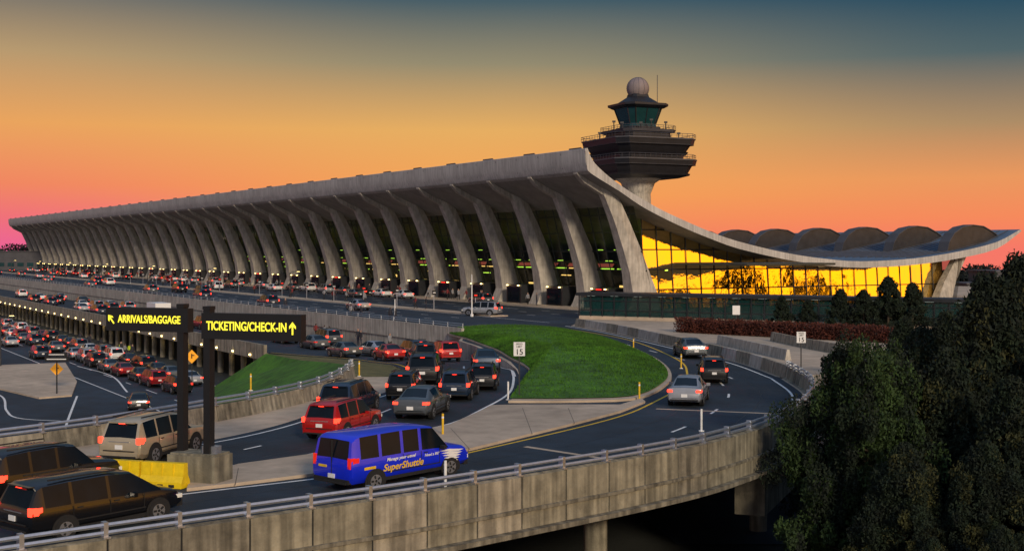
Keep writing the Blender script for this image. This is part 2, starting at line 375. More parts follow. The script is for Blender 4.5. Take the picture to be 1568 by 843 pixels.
wall(mb,ocA,[(.17,-.30),(.24,-.32),(.24,-.42),(.17,-.44)],2,gap=0)
wall(mb,ocA,[(.1,-.981),(.42,-1.0),(.42,-1.16),(-.6,-1.5),(-.6,-1.05)],2,gap=0)
rail(mb,pp,.74,1,1)
mb.obj('roadway_parapet',['conc','metal','conc_b','conc_c','black'],fix=True)
mb=MB(); pl=catmull(LB,2.4)
wall(mb,pl,[(.22,.0),(.06,.76),(-.2,.74),(-.2,-1.0),(.05,-1.0),(.22,-.99)],[0,2,3],gap=.05)
rail(mb,pl,.74,1,1)
mb.obj('roadway_parapet',['conc_c','metal','conc_b','conc_c'],fix=True)
mb=MB(); pb=catmull(OC[12:],3.0)
wall(mb,pb,[(.25,.0),(.1,.82),(-.1,.82),(-.25,.0)],[0,1],gap=.09)
pb2=catmull([(20.5,92),(19.3,100),(18,108)],3.0); wall(mb,pb2,[(.25,.0),(.1,.8),(-.1,.8),(-.25,.0)],0,gap=.09)
pb3=catmull([(26,96),(24.5,104),(23.5,112)],3.0); wall(mb,pb3,[(.25,.0),(.1,.8),(-.1,.8),(-.25,.0)],1,gap=.09)
mb.obj('concrete_barrier',['conc_l','conc_c'],fix=True)
mb=MB(); pd=[Vector((*B(a,-34),0)) for a in np.arange(-28,430,3)]
wall(mb,pd,[(-.15,-.9),(-.15,.75),(.15,.75),(.15,-.9)],0,gap=.04)
for k in range(0,len(pd)-1):
    for z in(.95,1.15): mb.tube(pd[k]+Vector((0,0,z)),pd[k+1]+Vector((0,0,z)),.04,n=5,mi=1,cap=False)
    mb.box(pd[k]+Vector((0,0,.95)),(.08,.08,.5),1)
mb.obj('deck_edge_parapet',['conc_l','metal'],fix=True)
mb=MB(); pm=[Vector((*B(a,-47),-2.3)) for a in np.arange(-10,430,4)]
wall(mb,pm,[(-.2,-.75),(-.2,.8),(.15,.8),(.15,-.75)],0,gap=.03)
for k in range(0,len(pm)): 
    p=pm[k]; mb.tube((p.x+1.6,p.y+1.0,-6.1),(p.x+1.6,p.y+1.0,-3.0),.35,n=10,mi=0)
mb.obj('lower_roadway_parapet',['conc_c'],fix=True)
mb=MB()
for a in np.arange(-6,300,5.5):
    p=B(a,-45.8); mb.box((*p,-3.08),(.5,.5,.12),0)
for a in np.arange(-6,200,5.5):
    p=B(a,-47.25); mb.box((*p,-2.75),(.35,.12,.16),0,rz=UA)
mb.obj('canopy_lamps',['lampy'])
for (x,y) in((3.2,47.5),(12.5,63),(-8.5,38)):
    mb=MB(); mb.tube((x,y,-6.1),(x,y,-1.6),.45,n=16); mb.box((x,y,-1.35),(2.6,1.0,.7),0,rz=.7); mb.obj('bridge_pier',['conc'],smooth=.6)
mb=MB(); mb.prism([(9.6,53.5),(12.6,60),(13.6,59.6),(10.8,53.0)],-3.2,-1.0); mb.box((10.2,54.4,-2.6),(.5,.5,.6),1); mb.obj('bridge_pier_cap',['conc','metal'])
# ---------------------------------------------------------------- terminal
term=empty('airport_terminal_building')
Tp=[(0,21.3),(.35,20.4),(1.2,19.3),(3.1,17.9),(5.5,16.5),(8.4,15.1),(12,13.55),(16.15,12.1),(20.5,10.7),(25.5,9.4),(34.1,7.85),(41.9,6.95),(50,6.5),(61.4,6.9),(72,8.0),(81,9.5),(87,11.6)]
Up=[(-.4,21.2),(-.35,19.9),(-.1,18.8),(.6,18.0),(5,15.9),(8.4,14.1),(12,12.6),(16.15,11.1),(20.5,9.75),(25.5,8.4),(34.1,6.9),(41.9,6.0),(50,5.55),(61.4,5.9),(72,6.9),(81,8.4),(87.3,11.3)]
def smoothprof(Pf,n=3):
    P3=[Vector((p[0],p[1])) for p in Pf]; Q_=[P3[0]*2-P3[1]]+P3+[P3[-1]*2-P3[-2]]; o=[]
    for i in range(1,len(Q_)-2):
        p0,p1,p2,p3=Q_[i-1:i+3]
        for k in range(n):
            t_=k/n; o.append(.5*((2*p1)+(p2-p0)*t_+(2*p0-5*p1+4*p2-p3)*t_*t_+(3*p1-p0-3*p2+p3)*t_**3))
    o.append(P3[-1]); return o
ts=smoothprof(Tp); us=smoothprof(Up)
LEN=424.0
mb=MB(); nT=len(ts)
prof=[(p.x,p.y) for p in ts]+[(p.x,p.y) for p in us[::-1]]
ringsR=[[B3(a,b,z) for b,z in prof] for a in np.linspace(0,LEN,76)]
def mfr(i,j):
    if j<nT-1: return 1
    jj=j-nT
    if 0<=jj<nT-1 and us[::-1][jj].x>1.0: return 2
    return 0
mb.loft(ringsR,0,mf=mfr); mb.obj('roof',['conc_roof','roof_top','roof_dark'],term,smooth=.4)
def under(b): return float(np.interp(b,[p.x for p in us],[p.y for p in us]))
def top(b): return float(np.interp(b,[p.x for p in ts],[p.y for p in ts]))
cols=[3+11.3*i for i in range(38)]
mb=MB(); mb2=MB()
for a in np.arange(0,LEN,5.65):
    mb2.add([B3(a-.05,-.42,20.9),B3(a+.05,-.42,20.9),B3(a+.05,-.16,18.85),B3(a-.05,-.16,18.85)],[(0,1,2,3)],1)
for i,a in enumerate(cols):
    def ring(z,bc,db,wa,tw=.62):
        hb,ha=db/2,wa/2
        pts=[(-ha*tw,-hb),(ha*tw,-hb),(ha,-hb*.1),(ha*.85,hb),(-ha*.85,hb),(-ha,-hb*.1)]
        return [B3(a+pa,bc+pb_,z) for pa,pb_ in pts]
    mb.loft([ring(*s) for s in((0.0,10.3,5.2,3.9),(.7,10.5,4.7,3.7),(2.2,10.7,3.9,3.35),(5,9.9,3.1,2.9),(8.5,8.6,2.7,2.5),(12,7.1,2.3,2.15),(15,5.6,2.1,1.9),(17.3,4.4,2.1,1.7))])
    mb.loft([[B3(a-.45,b,z) ,B3(a+.45,b,z),B3(a+.45,b,z2),B3(a-.45,b,z2)] for b,z,z2 in((5.2,15.0,16.2),(3,16.1,17.3),(1.2,17.0,18.0),(.1,18.1,18.9))])
    mb2.loft([[B3(a-1.5,b,z0),B3(a+1.5,b,z0),B3(a+1.4,b,z1),B3(a-1.4,b,z1)] for b,z0,z1 in((.05,21.0,21.5),(.8,19.7,20.9),(2.5,18.2,18.9),(6,16.0,16.6))])
    mb.loft([ring(*s) for s in((0,71,3.0,2.4),(3,72.4,2.5,2.0),(6,74.6,2.1,1.7),(7.6,75.8,2.0,1.6))])
mb.obj('columns',['conc_col'],term,smooth=.5); mb2.obj('roof_rib_covers',['towerl','dark'],term,fix=True)
mb=MB()
for a in cols[:30]:
    arch=[(71.5,7.9),(72.0,9.4),(73.2,10.8),(75.2,11.8),(77.8,12.2),(80.4,12.0),(82.6,11.2),(84.0,10.5)]
    mb.loft([[B3(a-.8,b,top(b)-.2),B3(a-.8,b,z-.05),B3(a-.7,b,z),B3(a+.7,b,z),B3(a+.8,b,z-.05),B3(a+.8,b,top(b)-.2)] for b,z in arch],0)
    mb.loft([[B3(a-1.0,b,z+.0),B3(a-1.0,b,z+.14),B3(a+1.0,b,z+.14),B3(a+1.0,b,z+.0)] for b,z in arch],1)
mb.obj('roof_humps',['hump','towerl'],term,fix=True)
mb=MB()
for a in np.arange(2,330,1.6):
    for b0,b1 in((62,72),(72,81),(81,86.5)): mb.tube(B3(a,b0,top(b0)+.06),B3(a,b1,top(b1)+.06),.07,n=4,cap=False)
mb.obj('roof_seams',['towerl'],term)
def gb(z): return 12.2-z*(3.7/14)
mb=MB(); mb.add([B3(1.5,gb(0),0),B3(LEN-2,gb(0),0),B3(LEN-2,gb(14.2),14.2),B3(1.5,gb(14.2),14.2)],[(0,1,2,3)])
mb.obj('landside_glazing',['glass'],term)
mb=MB()
for a in np.arange(cols[0],LEN-2,11.3/5): mb.tube(B3(a,gb(0)-.06,0),B3(a,gb(14.2)-.06,14.3),.08,n=4,cap=False)
for z in(2.8,5.4,8,10.6,13): mb.tube(B3(1.5,gb(z)-.07,z),B3(LEN-2,gb(z)-.07,z),.08,n=4,cap=False)
mb.box(B3(LEN/2,gb(2.8)-.1,2.8),(LEN-6,.35,.35),0,rz=UA)
mb.obj('landside_mullions',['mull'],term)
mb=MB()
for i in range(37):
    a=cols[i]+5.65
    mb.box(B3(a,9.6,1.45),(4.2,3.2,2.9),0,rz=UA); mb.box(B3(a,7.9,1.4),(3.2,.12,2.3),1,rz=UA)
    if i%4==0: mb.box(B3(a,7.85,2.75),(1.2,.1,.18),2,rz=UA)
    for d in(-1.6,1.6): mb.box(B3(a+d,7.8,2.8),(.22,.22,.14),3,rz=UA)
mb.obj('entrance_vestibules',['dark','cglass','redled','lampy'],term)
mb=MB()
mb.box(B3(LEN/2,42,2.4),(LEN-60,22,4.8),0,rz=UA); 
mb.obj('interior_core',['dark'],term)
mb=MB()
for a in np.arange(6,330,4.2):
    mb.box(B3(a,16.5,5.4),(3.2,.2,.14),random.choice([0,0,1]),rz=UA)
    if random.random()<.7: mb.box(B3(a+2,19,4.2),(2.5,.2,.14),random.choice([0,1]),rz=UA)
    if random.random()<.8: mb.box(B3(a+1,14.5,6.6),(1.6,.15,.10),0,rz=UA)
    if random.random()<.4: mb.box(B3(a+1,22,8.2),(1.2,.15,.10),0,rz=UA)
    if random.random()<.8: mb.box(B3(a+1,17,2.2+random.random()),(1.5,.15,.5),1,rz=UA)
mb.obj('interior_lights',['lampg','lampa'],term)
mb=MB(); mb.box(B3(150,26,6.3),(320,16,.3),0,rz=UA); mb.obj('interior_mezzanine',['mull'],term)
mb=MB(); mb.add([B3(1.5,73,0),B3(LEN-2,73,0),B3(LEN-2,74.5,6.8),B3(1.5,74.5,6.8)],[(0,1,2,3)]); mb.obj('airside_glazing',['glass'],term)
def ae(z): return 4.2+z*math.tan(math.radians(4.1))
bs=np.linspace(12.4,73.4,25); rows=[0,2.75,5.5,8.25,11,13.8]
mb=MB(); fr=MB()
for i in range(len(bs)-1):
    b0,b1=bs[i],bs[i+1]
    for k in range(len(rows)-1):
        z0,z1=rows[k],rows[k+1]; t0=min(z1,under(b0)+.1); t1=min(z1,under(b1)+.1)
        if t0<=z0 and t1<=z0: continue
        t0=max(t0,z0+.01);t1=max(t1,z0+.01)
        j=[random.uniform(-.03,.03) for _ in range(3)]
        V=[B3(ae(z0)+j[0],b0,z0),B3(ae(z0)+j[1],b1,z0),B3(ae(t1)+j[2],b1,t1),B3(ae(t0)+j[0]+j[2]-j[1],b0,t0)]
        mb.add(V,[(0,1,2,3)])
    fr.tube(B3(ae(0)-.1,b0,0),B3(ae(under(b0))-.1,b0,under(b0)),.075,n=4,cap=False)
for z in rows[:-1]:
    segs=[b for b in np.linspace(12,73.4,200) if under(b)>z]
    if z<5.5: fr.tube(B3(ae(z)-.1,12.3,z),B3(ae(z)-.1,73.4,z),.08,n=4,cap=False)
    else:
        m1=[b for b in segs if b<50]
        if len(m1)>1: fr.tube(B3(ae(z)-.1,12.3,z),B3(ae(z)-.1,max(m1),z),.08,n=4,cap=False)
mb.obj('end_glazing',['goldglass'],term); fr.obj('end_mullions',['dark'],term)
# glazed corridor at end
cor=MB(); c0=Vector((8.9,149.5,0)); c1=Vector((47.5,129.5,0)); dv=(c1-c0); Lc=dv.length; dn=dv.normalized(); nn=Vector((dn.y,-dn.x,0))
ang=math.atan2(dn.y,dn.x); mid=(c0+c1)/2
cor.box(mid+Vector((0,0,2.95)),(Lc+.6,4.6,.35),0,rz=ang); cor.box(mid+Vector((0,0,.2)),(Lc,4.0,.4),3,rz=ang)
for s in(1,-1): cor.box(mid+nn*1.85*s+Vector((0,0,1.6)),(Lc-.2,.04,2.4),1,rz=ang)
for k in range(int(Lc/1.5)+1):
    for s in(1,-1): 
        p=c0+dn*k*1.5+nn*1.95*s; cor.box(p+Vector((0,0,1.6)),(.12,.12,2.5),0,rz=ang)
    if k%2==0: cor.box(c0+dn*(k*1.5+.7)+Vector((0,0,2.7)),(.9,.2,.06),4,rz=ang)
cor.box(mid+nn*1.95+Vector((0,0,1.1)),(Lc,.1,.08),0,rz=ang); cor.box(mid+nn*1.95+Vector((0,0,2.2)),(Lc,.1,.08),0,rz=ang)
cor.obj('glazed_walkway',['dark','corg','conc_l','conc_pave','lampw'])
# ---------------------------------------------------------------- control tower
tw=empty('control_tower',(35.5,350,0))
def frus(mb,secs,mi,n=8,rot=math.pi/8):
    mb.loft([[(r*math.cos(rot+2*math.pi*i/n),r*math.sin(rot+2*math.pi*i/n),z) for i in range(n)] for z,r in secs],mi)
def sq(mb,secs,mi,rot=math.radians(24),ch=.22):
    R=[]
    for z,h in secs:
        q=[(h,-h*(1-ch)),(h,h*(1-ch)),(h*(1-ch),h),(-h*(1-ch),h),(-h,h*(1-ch)),(-h,-h*(1-ch)),(-h*(1-ch),-h),(h*(1-ch),-h)]
        R.append([(x*math.cos(rot)-y*math.sin(rot),x*math.sin(rot)+y*math.cos(rot),z) for x,y in q])
    mb.loft(R,mi); return R
mb=MB()
frus(mb,[(0,5.5),(15,4.0),(24,3.6),(27,4.8),(28.2,6.6)],1,n=16)
sq(mb,[(28.2,9.0),(28.9,11.4),(29.4,11.6),(29.41,11.0),(31.6,12.0),(31.61,12.7),(32.9,13.0)],0)
sq(mb,[(32.95,13.1),(33.3,13.1)],2); sq(mb,[(33.3,10.0),(34.5,10.2)],0)
sq(mb,[(34.5,10.6),(35.4,11.2),(35.41,10.6),(37.2,11.6),(37.21,12.3),(38.7,12.6)],0); sq(mb,[(38.72,12.8),(39.05,12.8)],2)
sq(mb,[(39.1,7.4),(40.9,7.2)],0); sq(mb,[(41.0,8.2),(41.7,8.5)],2); sq(mb,[(41.7,5.2),(42.6,5.0)],0)
sq(mb,[(42.6,4.3),(43.6,4.1),(47.9,5.4)],3,ch=.3)
R=sq(mb,[(47.9,6.0),(48.5,7.0),(49.1,7.0)],0,ch=.3); sq(mb,[(49.1,5.4),(50.3,3.8),(51.2,2.6),(52,2.4)],0,ch=.3)
for z,r in((40.0,7.35),(31.62,12.7),(37.22,12.3)):
    sq(mb,[(z,r+.08),(z+.14,r+.14)],2)
def railing(rr,zz,ch=.22):
    rot=math.radians(24); q=[(1,-(1-ch)),(1,1-ch),(1-ch,1),(-(1-ch),1),(-1,1-ch),(-1,-(1-ch)),(-(1-ch),-1),(1-ch,-1)]
    q=[Vector(((x*math.cos(rot)-y*math.sin(rot))*rr,(x*math.sin(rot)+y*math.cos(rot))*rr,zz)) for x,y in q]
    for i in range(8):
        a,b=q[i],q[(i+1)%8]; up=Vector((0,0,1.1))
        mb.tube(a+up,b+up,.07,n=4,mi=2); mb.tube(a+up*.5,b+up*.5,.05,n=4,mi=2)
        m=max(1,int((b-a).length/1.6))
        for k in range(m): p=a.lerp(b,k/m); mb.tube(p,p+up,.05,n=4,mi=2)
railing(8.4,41.7); railing(12.8,39.1); railing(12.8,33.4)
for (x,y) in ((1,.7),(1,-.7),(.7,1),(.7,-1),(-.7,-1),(-.7,1),(-1,.7),(-1,-.7),(0,-1),(1,0)):
    rot=math.radians(24); X=x*math.cos(rot)-y*math.sin(rot); Y=x*math.sin(rot)+y*math.cos(rot)
    mb.tube((X*4.15,Y*4.15,43.6),(X*5.45,Y*5.45,47.9),.16,n=4,mi=0)
mb.tube((5.5,0,49),(5.5,0,57.5),.1,n=5,mi=2)
for x,y,h in((-7,-3,2.4),(7.5,-3,2.2),(-5,-6,1.8),(3,-7,2.5),(-11,-3,1.8),(11,-4,1.6),(0,-8,1.6)):
    zb_=39.1 if abs(x)>8 else 41.7
    mb.tube((x,y,zb_),(x,y,zb_+h),.16,n=5,mi=0); mb.box((x,y,zb_+h),(.9,.5,.5),0)
mb.obj('tower_body',['tower','conc_l','towerl','towerg'],tw,fix=True)
bm=bmesh.new(); bmesh.ops.create_icosphere(bm,subdivisions=4,radius=3.15); me=D.meshes.new('radome'); bm.to_mesh(me); bm.free()
for p in me.polygons: p.use_smooth=True
me.materials.append(M['dome']); o=inst('radome',me,(0,0,53.7),parent=tw)
mb=MB()
for i in range(6):
    a=i*math.pi/6; pts=[Vector((3.17*math.cos(t_)*math.cos(a),3.17*math.cos(t_)*math.sin(a),53.7+3.17*math.sin(t_))) for t_ in np.linspace(0,2*math.pi,33)]
    for p,q in zip(pts,pts[1:]): mb.tube(p,q,.045,n=4,cap=False)
mb.obj('radome_ribs',['towerl'],tw)
# ---------------------------------------------------------------- vehicles
VT={
'sedan':dict(st=[(-2.42,.38,.70,.74,.78,.66),(-2.34,.30,.95,1.00,.86,.72),(-1.80,.24,.97,1.06,.91,.72),(-1.10,.2,.95,1.40,.91,.60),(-.08,.2,.94,1.46,.91,.60),(.02,.2,.94,1.46,.91,.60),(.50,.2,.93,1.42,.91,.59),(1.30,.2,.92,.98,.90,.70),(2.10,.25,.80,.86,.87,.6),(2.36,.35,.60,.64,.76,.5)],
  fl=['','','w','s','','s','ws','',''],wh=(-1.42,1.42,.33),W=.91,tl=(.78,.90),pl=.62,doors=(-1.05,-.03,.95)),
'suv':dict(st=[(-2.38,.45,.85,.9,.84,.72),(-2.32,.38,1.04,1.09,.92,.80),(-2.08,.3,1.07,1.62,.95,.72),(-1.95,.3,1.07,1.70,.95,.73),(-1.2,.3,1.06,1.75,.95,.74),(-1.1,.3,1.06,1.75,.95,.74),(-.2,.3,1.05,1.76,.95,.74),(-.1,.3,1.05,1.76,.95,.74),(.6,.3,1.04,1.69,.95,.72),(1.25,.3,1.03,1.12,.94,.78),(2.2,.35,.95,1.0,.9,.68),(2.42,.45,.7,.74,.82,.6)],
  fl=['','w','','s','','s','','s','ws','',''],wh=(-1.42,1.45,.38),W=.95,tl=(.88,1.10),pl=.75,doors=(-1.15,-.15,.95),rails=1),
'minivan':dict(st=[(-2.55,.42,.85,.9,.86,.76),(-2.50,.34,1.02,1.07,.95,.84),(-2.25,.26,1.05,1.62,.98,.74),(-2.1,.26,1.05,1.70,.98,.75),(-1.3,.26,1.04,1.74,.98,.76),(-1.2,.26,1.04,1.74,.98,.76),(-.1,.26,1.02,1.75,.98,.76),(0,.26,1.02,1.75,.98,.76),(.8,.26,1.0,1.68,.98,.74),(1.75,.26,.98,1.06,.96,.80),(2.35,.3,.85,.9,.9,.68),(2.56,.4,.62,.66,.80,.6)],
  fl=['','w','','s','','s','','s','ws','',''],wh=(-1.5,1.6,.34),W=.98,tl=(.86,1.10),pl=.72,doors=(-1.25,-.05,1.1),rails=1),
'van':dict(st=[(-2.80,.55,1.0,1.05,.92,.86),(-2.77,.45,1.22,1.27,1.0,.92),(-2.66,.36,1.26,1.95,1.01,.86),(-2.5,.36,1.26,2.08,1.01,.87),(-2.35,.36,1.26,2.12,1.01,.87),(-1.55,.36,1.25,2.14,1.01,.87),(-1.42,.36,1.25,2.14,1.01,.87),(-.55,.36,1.25,2.15,1.01,.87),(-.42,.36,1.25,2.15,1.01,.87),(.30,.36,1.24,2.14,1.01,.87),(.44,.36,1.24,2.13,1.01,.87),(1.05,.36,1.22,2.06,1.01,.85),(1.75,.36,1.16,1.26,1.0,.86),(2.6,.4,1.05,1.12,.96,.78),(2.82,.5,.8,.85,.9,.7)],
  fl=['','w','','','s','','s','','s','','s','ws','',''],wh=(-1.75,1.8,.38),W=1.01,tl=(.95,1.35),pl=.62,doors=(-.48,.37,1.25)),
}
PAINT={}
def paint(n,c,metal=.35):
    if n not in PAINT: PAINT[n]=mat('car_paint_'+n,c,.32,metal=metal,coat=.6,var=.08,scale=3)
    return PAINT[n]
COL={'black':(.008,.009,.012),'navy':(.012,.028,.06),'grey':(.10,.115,.13),'silver':(.35,.37,.41),'white':(.75,.75,.75),'red':(.42,.006,.006),'maroon':(.28,.006,.012),'tan':(.50,.42,.29),'blue':(.008,.03,.85),'orange':(.6,.25,.02)}
VM={}
def vehicle_mesh(kind,color,lit=True):
    key=(kind,color,lit)
    if key in VM: return VM[key]
    t_=VT[kind]; st=t_['st']; mb=MB(); rings=[]
    for x,zb,zl,zt,wb,wt in st:
        h=zl-zb
        half=[(wb*.86,zb),(wb*.985,zb+h*.22),(wb,zb+h*.55),(wb*.985,zb+h*.85),(wb*.955,zl),(wt+.0,zt-.05*min(1,(zt-zl)*4)),(wt*.86,zt)]
        r=[(x,-y,z) for y,z in half]+[(x,0,zt+.025)]+[(x,y,z) for y,z in half[::-1]]
        rings.append(r)
    fl=t_['fl']
    def mf(i,j):
        jj=j if j<7 else 13-j
        if jj==4 and 's' in fl[i]: return 1
        if jj in(6,) and 'w' in fl[i]: return 1
        if jj==5 and 'w' in fl[i] and i>5: return 1
        return 0
    mb.loft(rings,0,mf=mf)
    W=t_['W']; xr,xf,r=t_['wh']; x0=st[0][0]; x1=st[-1][0]; zb=st[3][1]
    for xx in(xr,xf):
        for s in(-1,1):
            y=s*(W+.004)
            arch=[(xx+(r+.09)*math.cos(a),y,r+(r+.09)*math.sin(a)) for a in np.linspace(-.35,math.pi+.35,14)]
            mb.add(arch,[tuple(range(14)) if s<0 else tuple(range(13,-1,-1))],2)
            mb.tube((xx,s*(W-.2),r),(xx,s*(W+.02),r),r,n=20,mi=2)
            mb.tube((xx,s*(W+.0),r),(xx,s*(W+.028),r),r*.64,n=16,mi=3)
            for k_ in range(5):
                a=k_*2*math.pi/5; mb.box((xx+r*.4*math.cos(a+.6),s*(W+.03),r+r*.4*math.sin(a+.6)),(.07,.01,.12),2,tilt=Matrix.Rotation(-(a+.6)+math.pi/2,3,'Y'))
            mb.tube((xx,s*(W+.02),r),(xx,s*(W+.036),r),r*.14,n=8,mi=2)
    mb.box(((xr+xf)/2,0,zb+.03),(xf-xr-2*r-.1,2*W*.97,.12),2)
    mb.box((x0+.03,0,.46),(.16,2*W*.86,.16),0 if kind!='van' else 2); mb.box((x0+.0,0,.40),(.2,2*W*.8,.06),2)
    mb.box((x1-.04,0,.42),(.2,2*W*.8,.2),2)
    za,zc=t_['tl']
    for s in(-1,1):
        wy=W*.80 if kind in('sedan',) else W*.87
        mb.box((x0+.10,s*wy,(za+zc)/2),(.20,W*.26 if kind=='sedan' else .16,zc-za),4)
        mb.box((x0+.22,s*(W*.90),(za+zc)/2),(.26,W*.16,(zc-za)*.9),4)
        mb.box((x1-.16,s*W*.76,.68),(.26,.3,.13),5)
        mb.box((st[-4][0]-.12 if kind!='van' else 1.35,s*(W+.09),st[-4][2]+.02),(.14,.2,.14),0 if kind!='van' else 2)
        for d in t_['doors']:
            mb.box((d,s*(W+.0005),(zb+.2+st[4][2])/2),(.014,.012,st[4][2]-zb-.3),2)
        for d in t_['doors'][:-1]: mb.box((d+.22,s*(W+.005),st[4][2]-.12),(.16,.035,.03),2)
        mb.box(((x0+x1)/2,s*(W+.002),zb+.28),((x1-x0)*.45,.02,.035),2)
        if t_.get('rails'): mb.box((-.75,s*.62,st[6][3]+.05),(2.2,.04,.04),2)
    mb.box((x0-.004,0,t_['pl']),(.05,.32,.16),6)
    mb.box((x0-.02,0,t_['pl']-.14),(.06,2*W*.7,.03),2)
    if kind=='suv' or kind=='minivan': mb.box((st[2][0]-.02,0,st[2][3]+.02),(.22,1.1,.04),0); mb.box((st[2][0]-.10,0,st[2][3]-.01),(.05,.25,.03),4); mb.box((x0+.02,0,t_['pl']+.2),(.05,.9,.03),3)
    if kind=='sedan': mb.box((-1.55,0,1.13),(.05,.22,.03),4)
    if kind=='van': mb.box((x0+.01,0,1.3),(.05,.02,1.3),2)
    me=mb.mesh('vehicle_'+kind+'_'+color,[paint(color,COL[color],.2 if color in('white','blue','red') else .4),'cglass','black','rim','tail' if lit else 'taild','head','sign_white'],smooth=.55)
    VM[key]=me; return me
NAME={'sedan':'car','suv':'suv','minivan':'minivan','van':'van'}
def veh(kind,color,u,v,deg,z=0.,lit=True,name=None,fw=1.3,sc=1.0):
    a=math.radians(deg); hx,hy=math.sin(a),math.cos(a)
    p=G(u,v,z); Y=p[1]+fw*hy; X=(u-784)/F*Y
    return inst(name or NAME[kind],vehicle_mesh(kind,color,lit),(X,Y,z+.012),math.atan2(hy,hx),sc)
veh('minivan','black',142,819,38,fw=1.5,sc=(1,1,.93))
veh('suv','black',70,770,34)
veh('suv','tan',237,708,17)
veh('suv','red',526,672,20,sc=.93)
veh('minivan','navy',536,637,11,sc=.95)
veh('sedan','grey',648,640,11)
veh('suv','black',622,612,5,sc=.86)
veh('suv','navy',704,612,6,sc=.9)
veh('suv','black',651,588,0,sc=1.06)
veh('suv','black',741,597,2,sc=.86)
veh('sedan','navy',743,569,-4)
veh('sedan','silver',1055,620,14)
veh('suv','black',1091,586,6,sc=.88)
veh('sedan','grey',1056,548,-4)
an=math.radians(41); yv=G(600,748)[1]+1.6; sv=empty('shuttle_van',((603-784)/F*yv,yv,.012)); sv.rotation_euler=(0,0,math.pi/2-an); sv.scale=(1.03,1,.9)
b_=D.objects.new('van_body',vehicle_mesh('van','blue',False)); C.scene.collection.objects.link(b_); b_.parent=sv
def text(body,size,mat_,parent,loc,rot,name,ext=.004,al='CENTER',sx=1,shear=0,off=.012):
    c=D.curves.new(name,'FONT'); c.body=body; c.size=size; c.extrude=ext; c.align_x=al; c.align_y='CENTER'; c.materials.append(M[mat_]); c.shear=shear; c.offset=size*off
    o=D.objects.new(name,c); o.location=loc; o.rotation_euler=rot; o.scale=(sx,1,1); C.scene.collection.objects.link(o); o.parent=parent; return o
R90=(math.pi/2,0,0)
text('SuperShuttle',.36,'yellow',sv,(-.50,-1.025,.80),R90,'lettering_main',shear=.3,off=.02)
text('Manage your travel',.17,'sign_white',sv,(-.6,-1.025,1.10),R90,'lettering_top',shear=.3,off=.02)
text('Need a lift?',.15,'sign_white',sv,(.85,-1.025,1.02),R90,'lettering_small',shear=.3)
mb=MB()
for k_ in range(7):
    mb.add([(1.25+.07*k_,-1.024,1.08-.1*k_),(1.7+.04*k_,-1.024,1.12-.1*k_),(2.45-.07*k_,-1.024,1.02-.1*k_),(2.2-.08*k_,-1.024,.97-.1*k_),(1.6+.02*k_,-1.024,1.03-.1*k_)],[(0,4,3,2,1)])
mb.obj('wing_emblem',['sign_white'],sv)
mb=MB(); mb.box((-2.0,-1.02,.9),(.5,.012,.10),0); mb.box((-2.81,.45,.95),(.02,.4,.09),0); mb.obj('decals',['yellow'],sv)
def onA(i,f,s):
    l=Vector(RAl[i]);r=Vector(RAr[i]); l2=Vector(RAl[i+1]); r2_=Vector(RAr[i+1]); p=(l.lerp(r,s)).lerp(l2.lerp(r2_,s),f); d=(l2.lerp(r2_,s)-l.lerp(r,s)).normalized(); return p,d
for i,f,s,kd,cl in((2,.9,.3,'suv','black'),(4,.0,.7,'suv','red'),(4,.6,.3,'sedan','red'),(5,.2,.65,'suv','navy'),(5,.9,.25,'sedan','grey'),(6,.4,.6,'sedan','silver')):
    p,d=onA(i,f,s); o=inst(NAME[kd],vehicle_mesh(kd,cl),(p.x,p.y,p.z+.02),math.atan2(d.y,d.x)); o.rotation_euler=(0,-d.z*.8,math.atan2(d.y,d.x))
cl_=['black','grey','silver','white','navy','black','maroon','silver','black','grey','white']; kd_=['sedan','suv','sedan','minivan','sedan','suv']
def row(b,a0,a1,step,z,pr=1.0,jit=.8,lit=True):
    a=a0
    while a<a1:
        if random.random()<pr:
            kd=random.choice(kd_); cl=random.choice(cl_); p=B(a+random.uniform(-jit,jit),b+random.uniform(-.3,.3))
            inst(NAME[kd],vehicle_mesh(kd,cl,lit and random.random()<.92),(p[0],p[1],z+.015),UA+(random.uniform(-.03,.03)))
        a+=step
row(-37,-2,160,11,-2.3,.6); row(-40.6,-8,180,10,-2.3,.6); row(-44.2,10,160,13,-2.3,.5)
row(-52.2,-2,210,6.6,-6.0,.92); row(-55.8,-8,210,6.6,-6.0,.9); row(-59.3,40,200,8,-6.0,.6)
row(2,14,380,8.5,0,.62); row(-2.5,40,380,13,0,.45); row(-10,60,380,15,0,.35); row(-21,24,380,14,0,.45); row(-28,40,380,16,0,.4)
veh('sedan','black',213,628,-16,-6.0)
inst('suv',vehicle_mesh('suv','silver'),(*G2(738,483),.015),math.atan2(.35,-.9))
def truck(a,b,z):
    mb=MB(); mb.box((-.8,0,1.75),(4.6,2.2,2.4),0); mb.loft([[(x,-w_,z0),(x,w_,z0),(x,w_,z1),(x,-w_,z1)] for x,w_,z0,z1 in((1.55,1.0,.5,2.1),(2.2,.98,.5,2.05),(2.7,.95,.5,1.3),(3.4,.9,.5,1.1))],0)
    mb.box((2.5,0,1.65),(.3,1.6,.5),1); mb.box((0,0,.5),(6,1.6,.25),2)
    for x in(-1.9,2.5):
        for s in(-1,1): mb.tube((x,s*.8,.42),(x,s*1.05,.42),.42,n=16,mi=2)
    for s in(-1,1): mb.box((-3.12,s*.85,.8),(.06,.2,.15),3)
    p=B(a,b); inst('box_truck',mb.mesh('box_truck',['sign_white','cglass','black','tail'],smooth=.5),(*p,z),UA)
truck(48,-42,-2.3)
